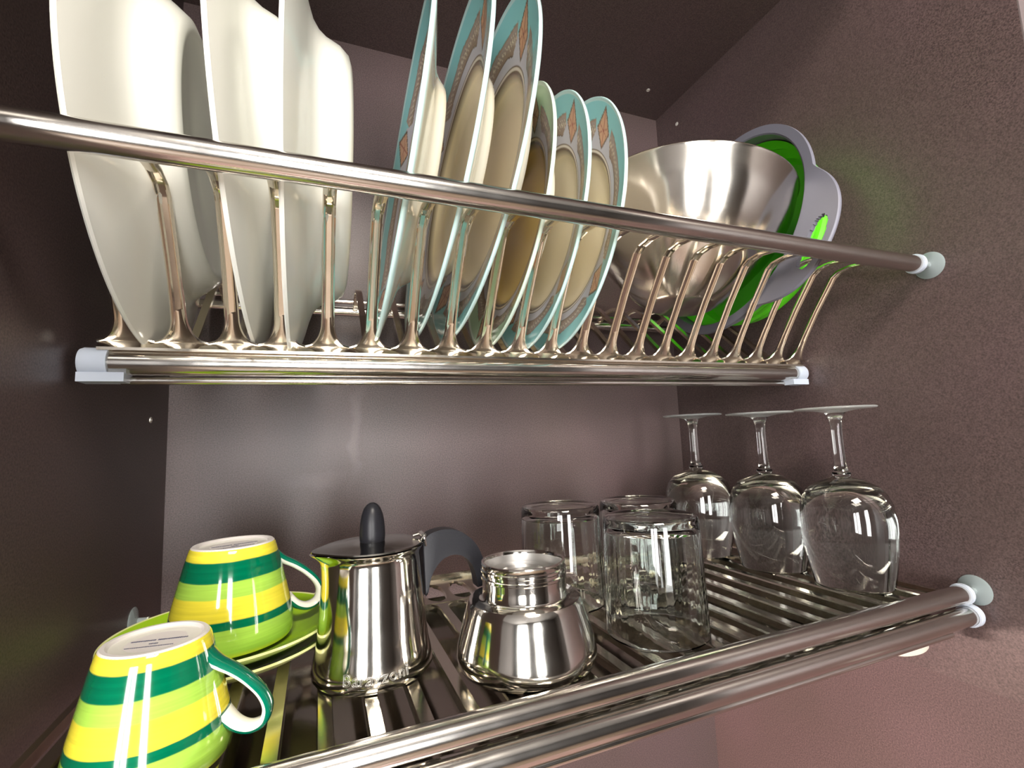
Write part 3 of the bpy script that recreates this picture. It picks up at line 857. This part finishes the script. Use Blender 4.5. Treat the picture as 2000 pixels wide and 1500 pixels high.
tspots = [((.3240, -.2425, -.0010), 'front clear glass tumbler upside down, nearest to the front rail'),
          ((.2990, -.1640, -.0010), 'back left clear glass tumbler upside down, behind the threaded pot base'),
          ((.3630, -.1760, -.0010), 'back right clear glass tumbler upside down, nearest the wine glasses')]
for i, (l, lab) in enumerate(tspots):
    o = tm if i == 0 else tm.copy()
    if i: COL.objects.link(o)
    o.name = 'tumbler'; o.location = l; tag(o, lab, 'glass', 'clear glass tumblers upside down')

# ------------------------------------------------------------------ wine glasses (upside down)
def wine_parts():
    bm = bmesh.new()
    o_ = [(.0262, .0000), (.0268, .0005), (.0290, .0120), (.0314, .0280), (.0326, .0420), (.0326, .0520), (.0314, .0620), (.0284, .0700), (.0230, .0762), (.0150, .0805), (.0085, .0825), (.0062, .0840)]
    i_ = [(0, .0840), (0, .0795), (.0070, .0790), (.0140, .0778), (.0220, .0738), (.0272, .0682), (.0301, .0612), (.0313, .0520), (.0313, .0420), (.0301, .0280), (.0278, .0120), (.0256, .0008), (.0262, 0)]
    lathe(bm, o_ + i_, 96)
    bm2 = bmesh.new()
    lathe(bm2, [(0, .0842), (.0060, .0842), (.0068, .0856), (.0062, .0870), (.0050, .0885), (.0042, .0930), (.0038, .1050), (.0038, .1200), (.0044, .1290), (.0060, .1335), (.0078, .1350), (0, .1350)], 48)
    bm3 = bmesh.new()
    lathe(bm3, [(0, .1352), (.0080, .1352), (.0105, .1360), (.0150, .1368), (.0220, .1374), (.0276, .1377), (.0284, .13785), (.0289, .1382), (.0291, .1387), (.0289, .1392), (.0284, .1395), (.0270, .1396), (.0150, .1394), (0, .1390)], 96)
    return bm, bm2, bm3
def wine(loc, lab, src=None):
    t = thing('wine_glass', lab, 'wine glass', loc, None, 'wine glasses upside down on the right')
    if src is None:
        a, b, c = wine_parts()
        finish('bowl', a, M['glass'], t); finish('stem', b, M['glass'], t); finish('foot', c, M['gfoot'], t)
    else:
        for ch in list(src.children):
            d = ch.copy(); COL.objects.link(d); d.parent = t
    return t
w1 = wine((.5170, -.2390, -.0010), 'nearest and largest-looking wine glass, upside down by the right wall')
wine((.5080, -.1735, -.0010), 'middle of the three upside down wine glasses', w1)
wine((.4860, -.1095, .0012), 'farthest wine glass, upside down near the back corner', w1)

# ------------------------------------------------------------------ screws in the panels
def screw(loc, axis, lab):
    bm = bmesh.new(); lathe(bm, [(0, .0001), (.0011, .0001), (.0012, .0007), (.0023, .0007), (.0024, .0002), (.0024, -.001), (0, -.001)], 20, Matrix.Translation(loc) @ Vector((0, 0, 1)).rotation_difference(Vector(axis)).to_matrix().to_4x4())
    return tag(finish('screw', bm, M['screw']), lab, 'screw', 'screws in the cupboard panels')
screw((.515, -.047, H), (0, 0, -1), 'small pale screw in the dark ceiling panel above the steel bowl')
screw((W, -.040, .529), (-1, 0, 0), 'small pale screw high on the right wall by the corner')
screw((0, -.048, .150), (1, 0, 0), 'small pale screw in the dark left wall under the upper rack')
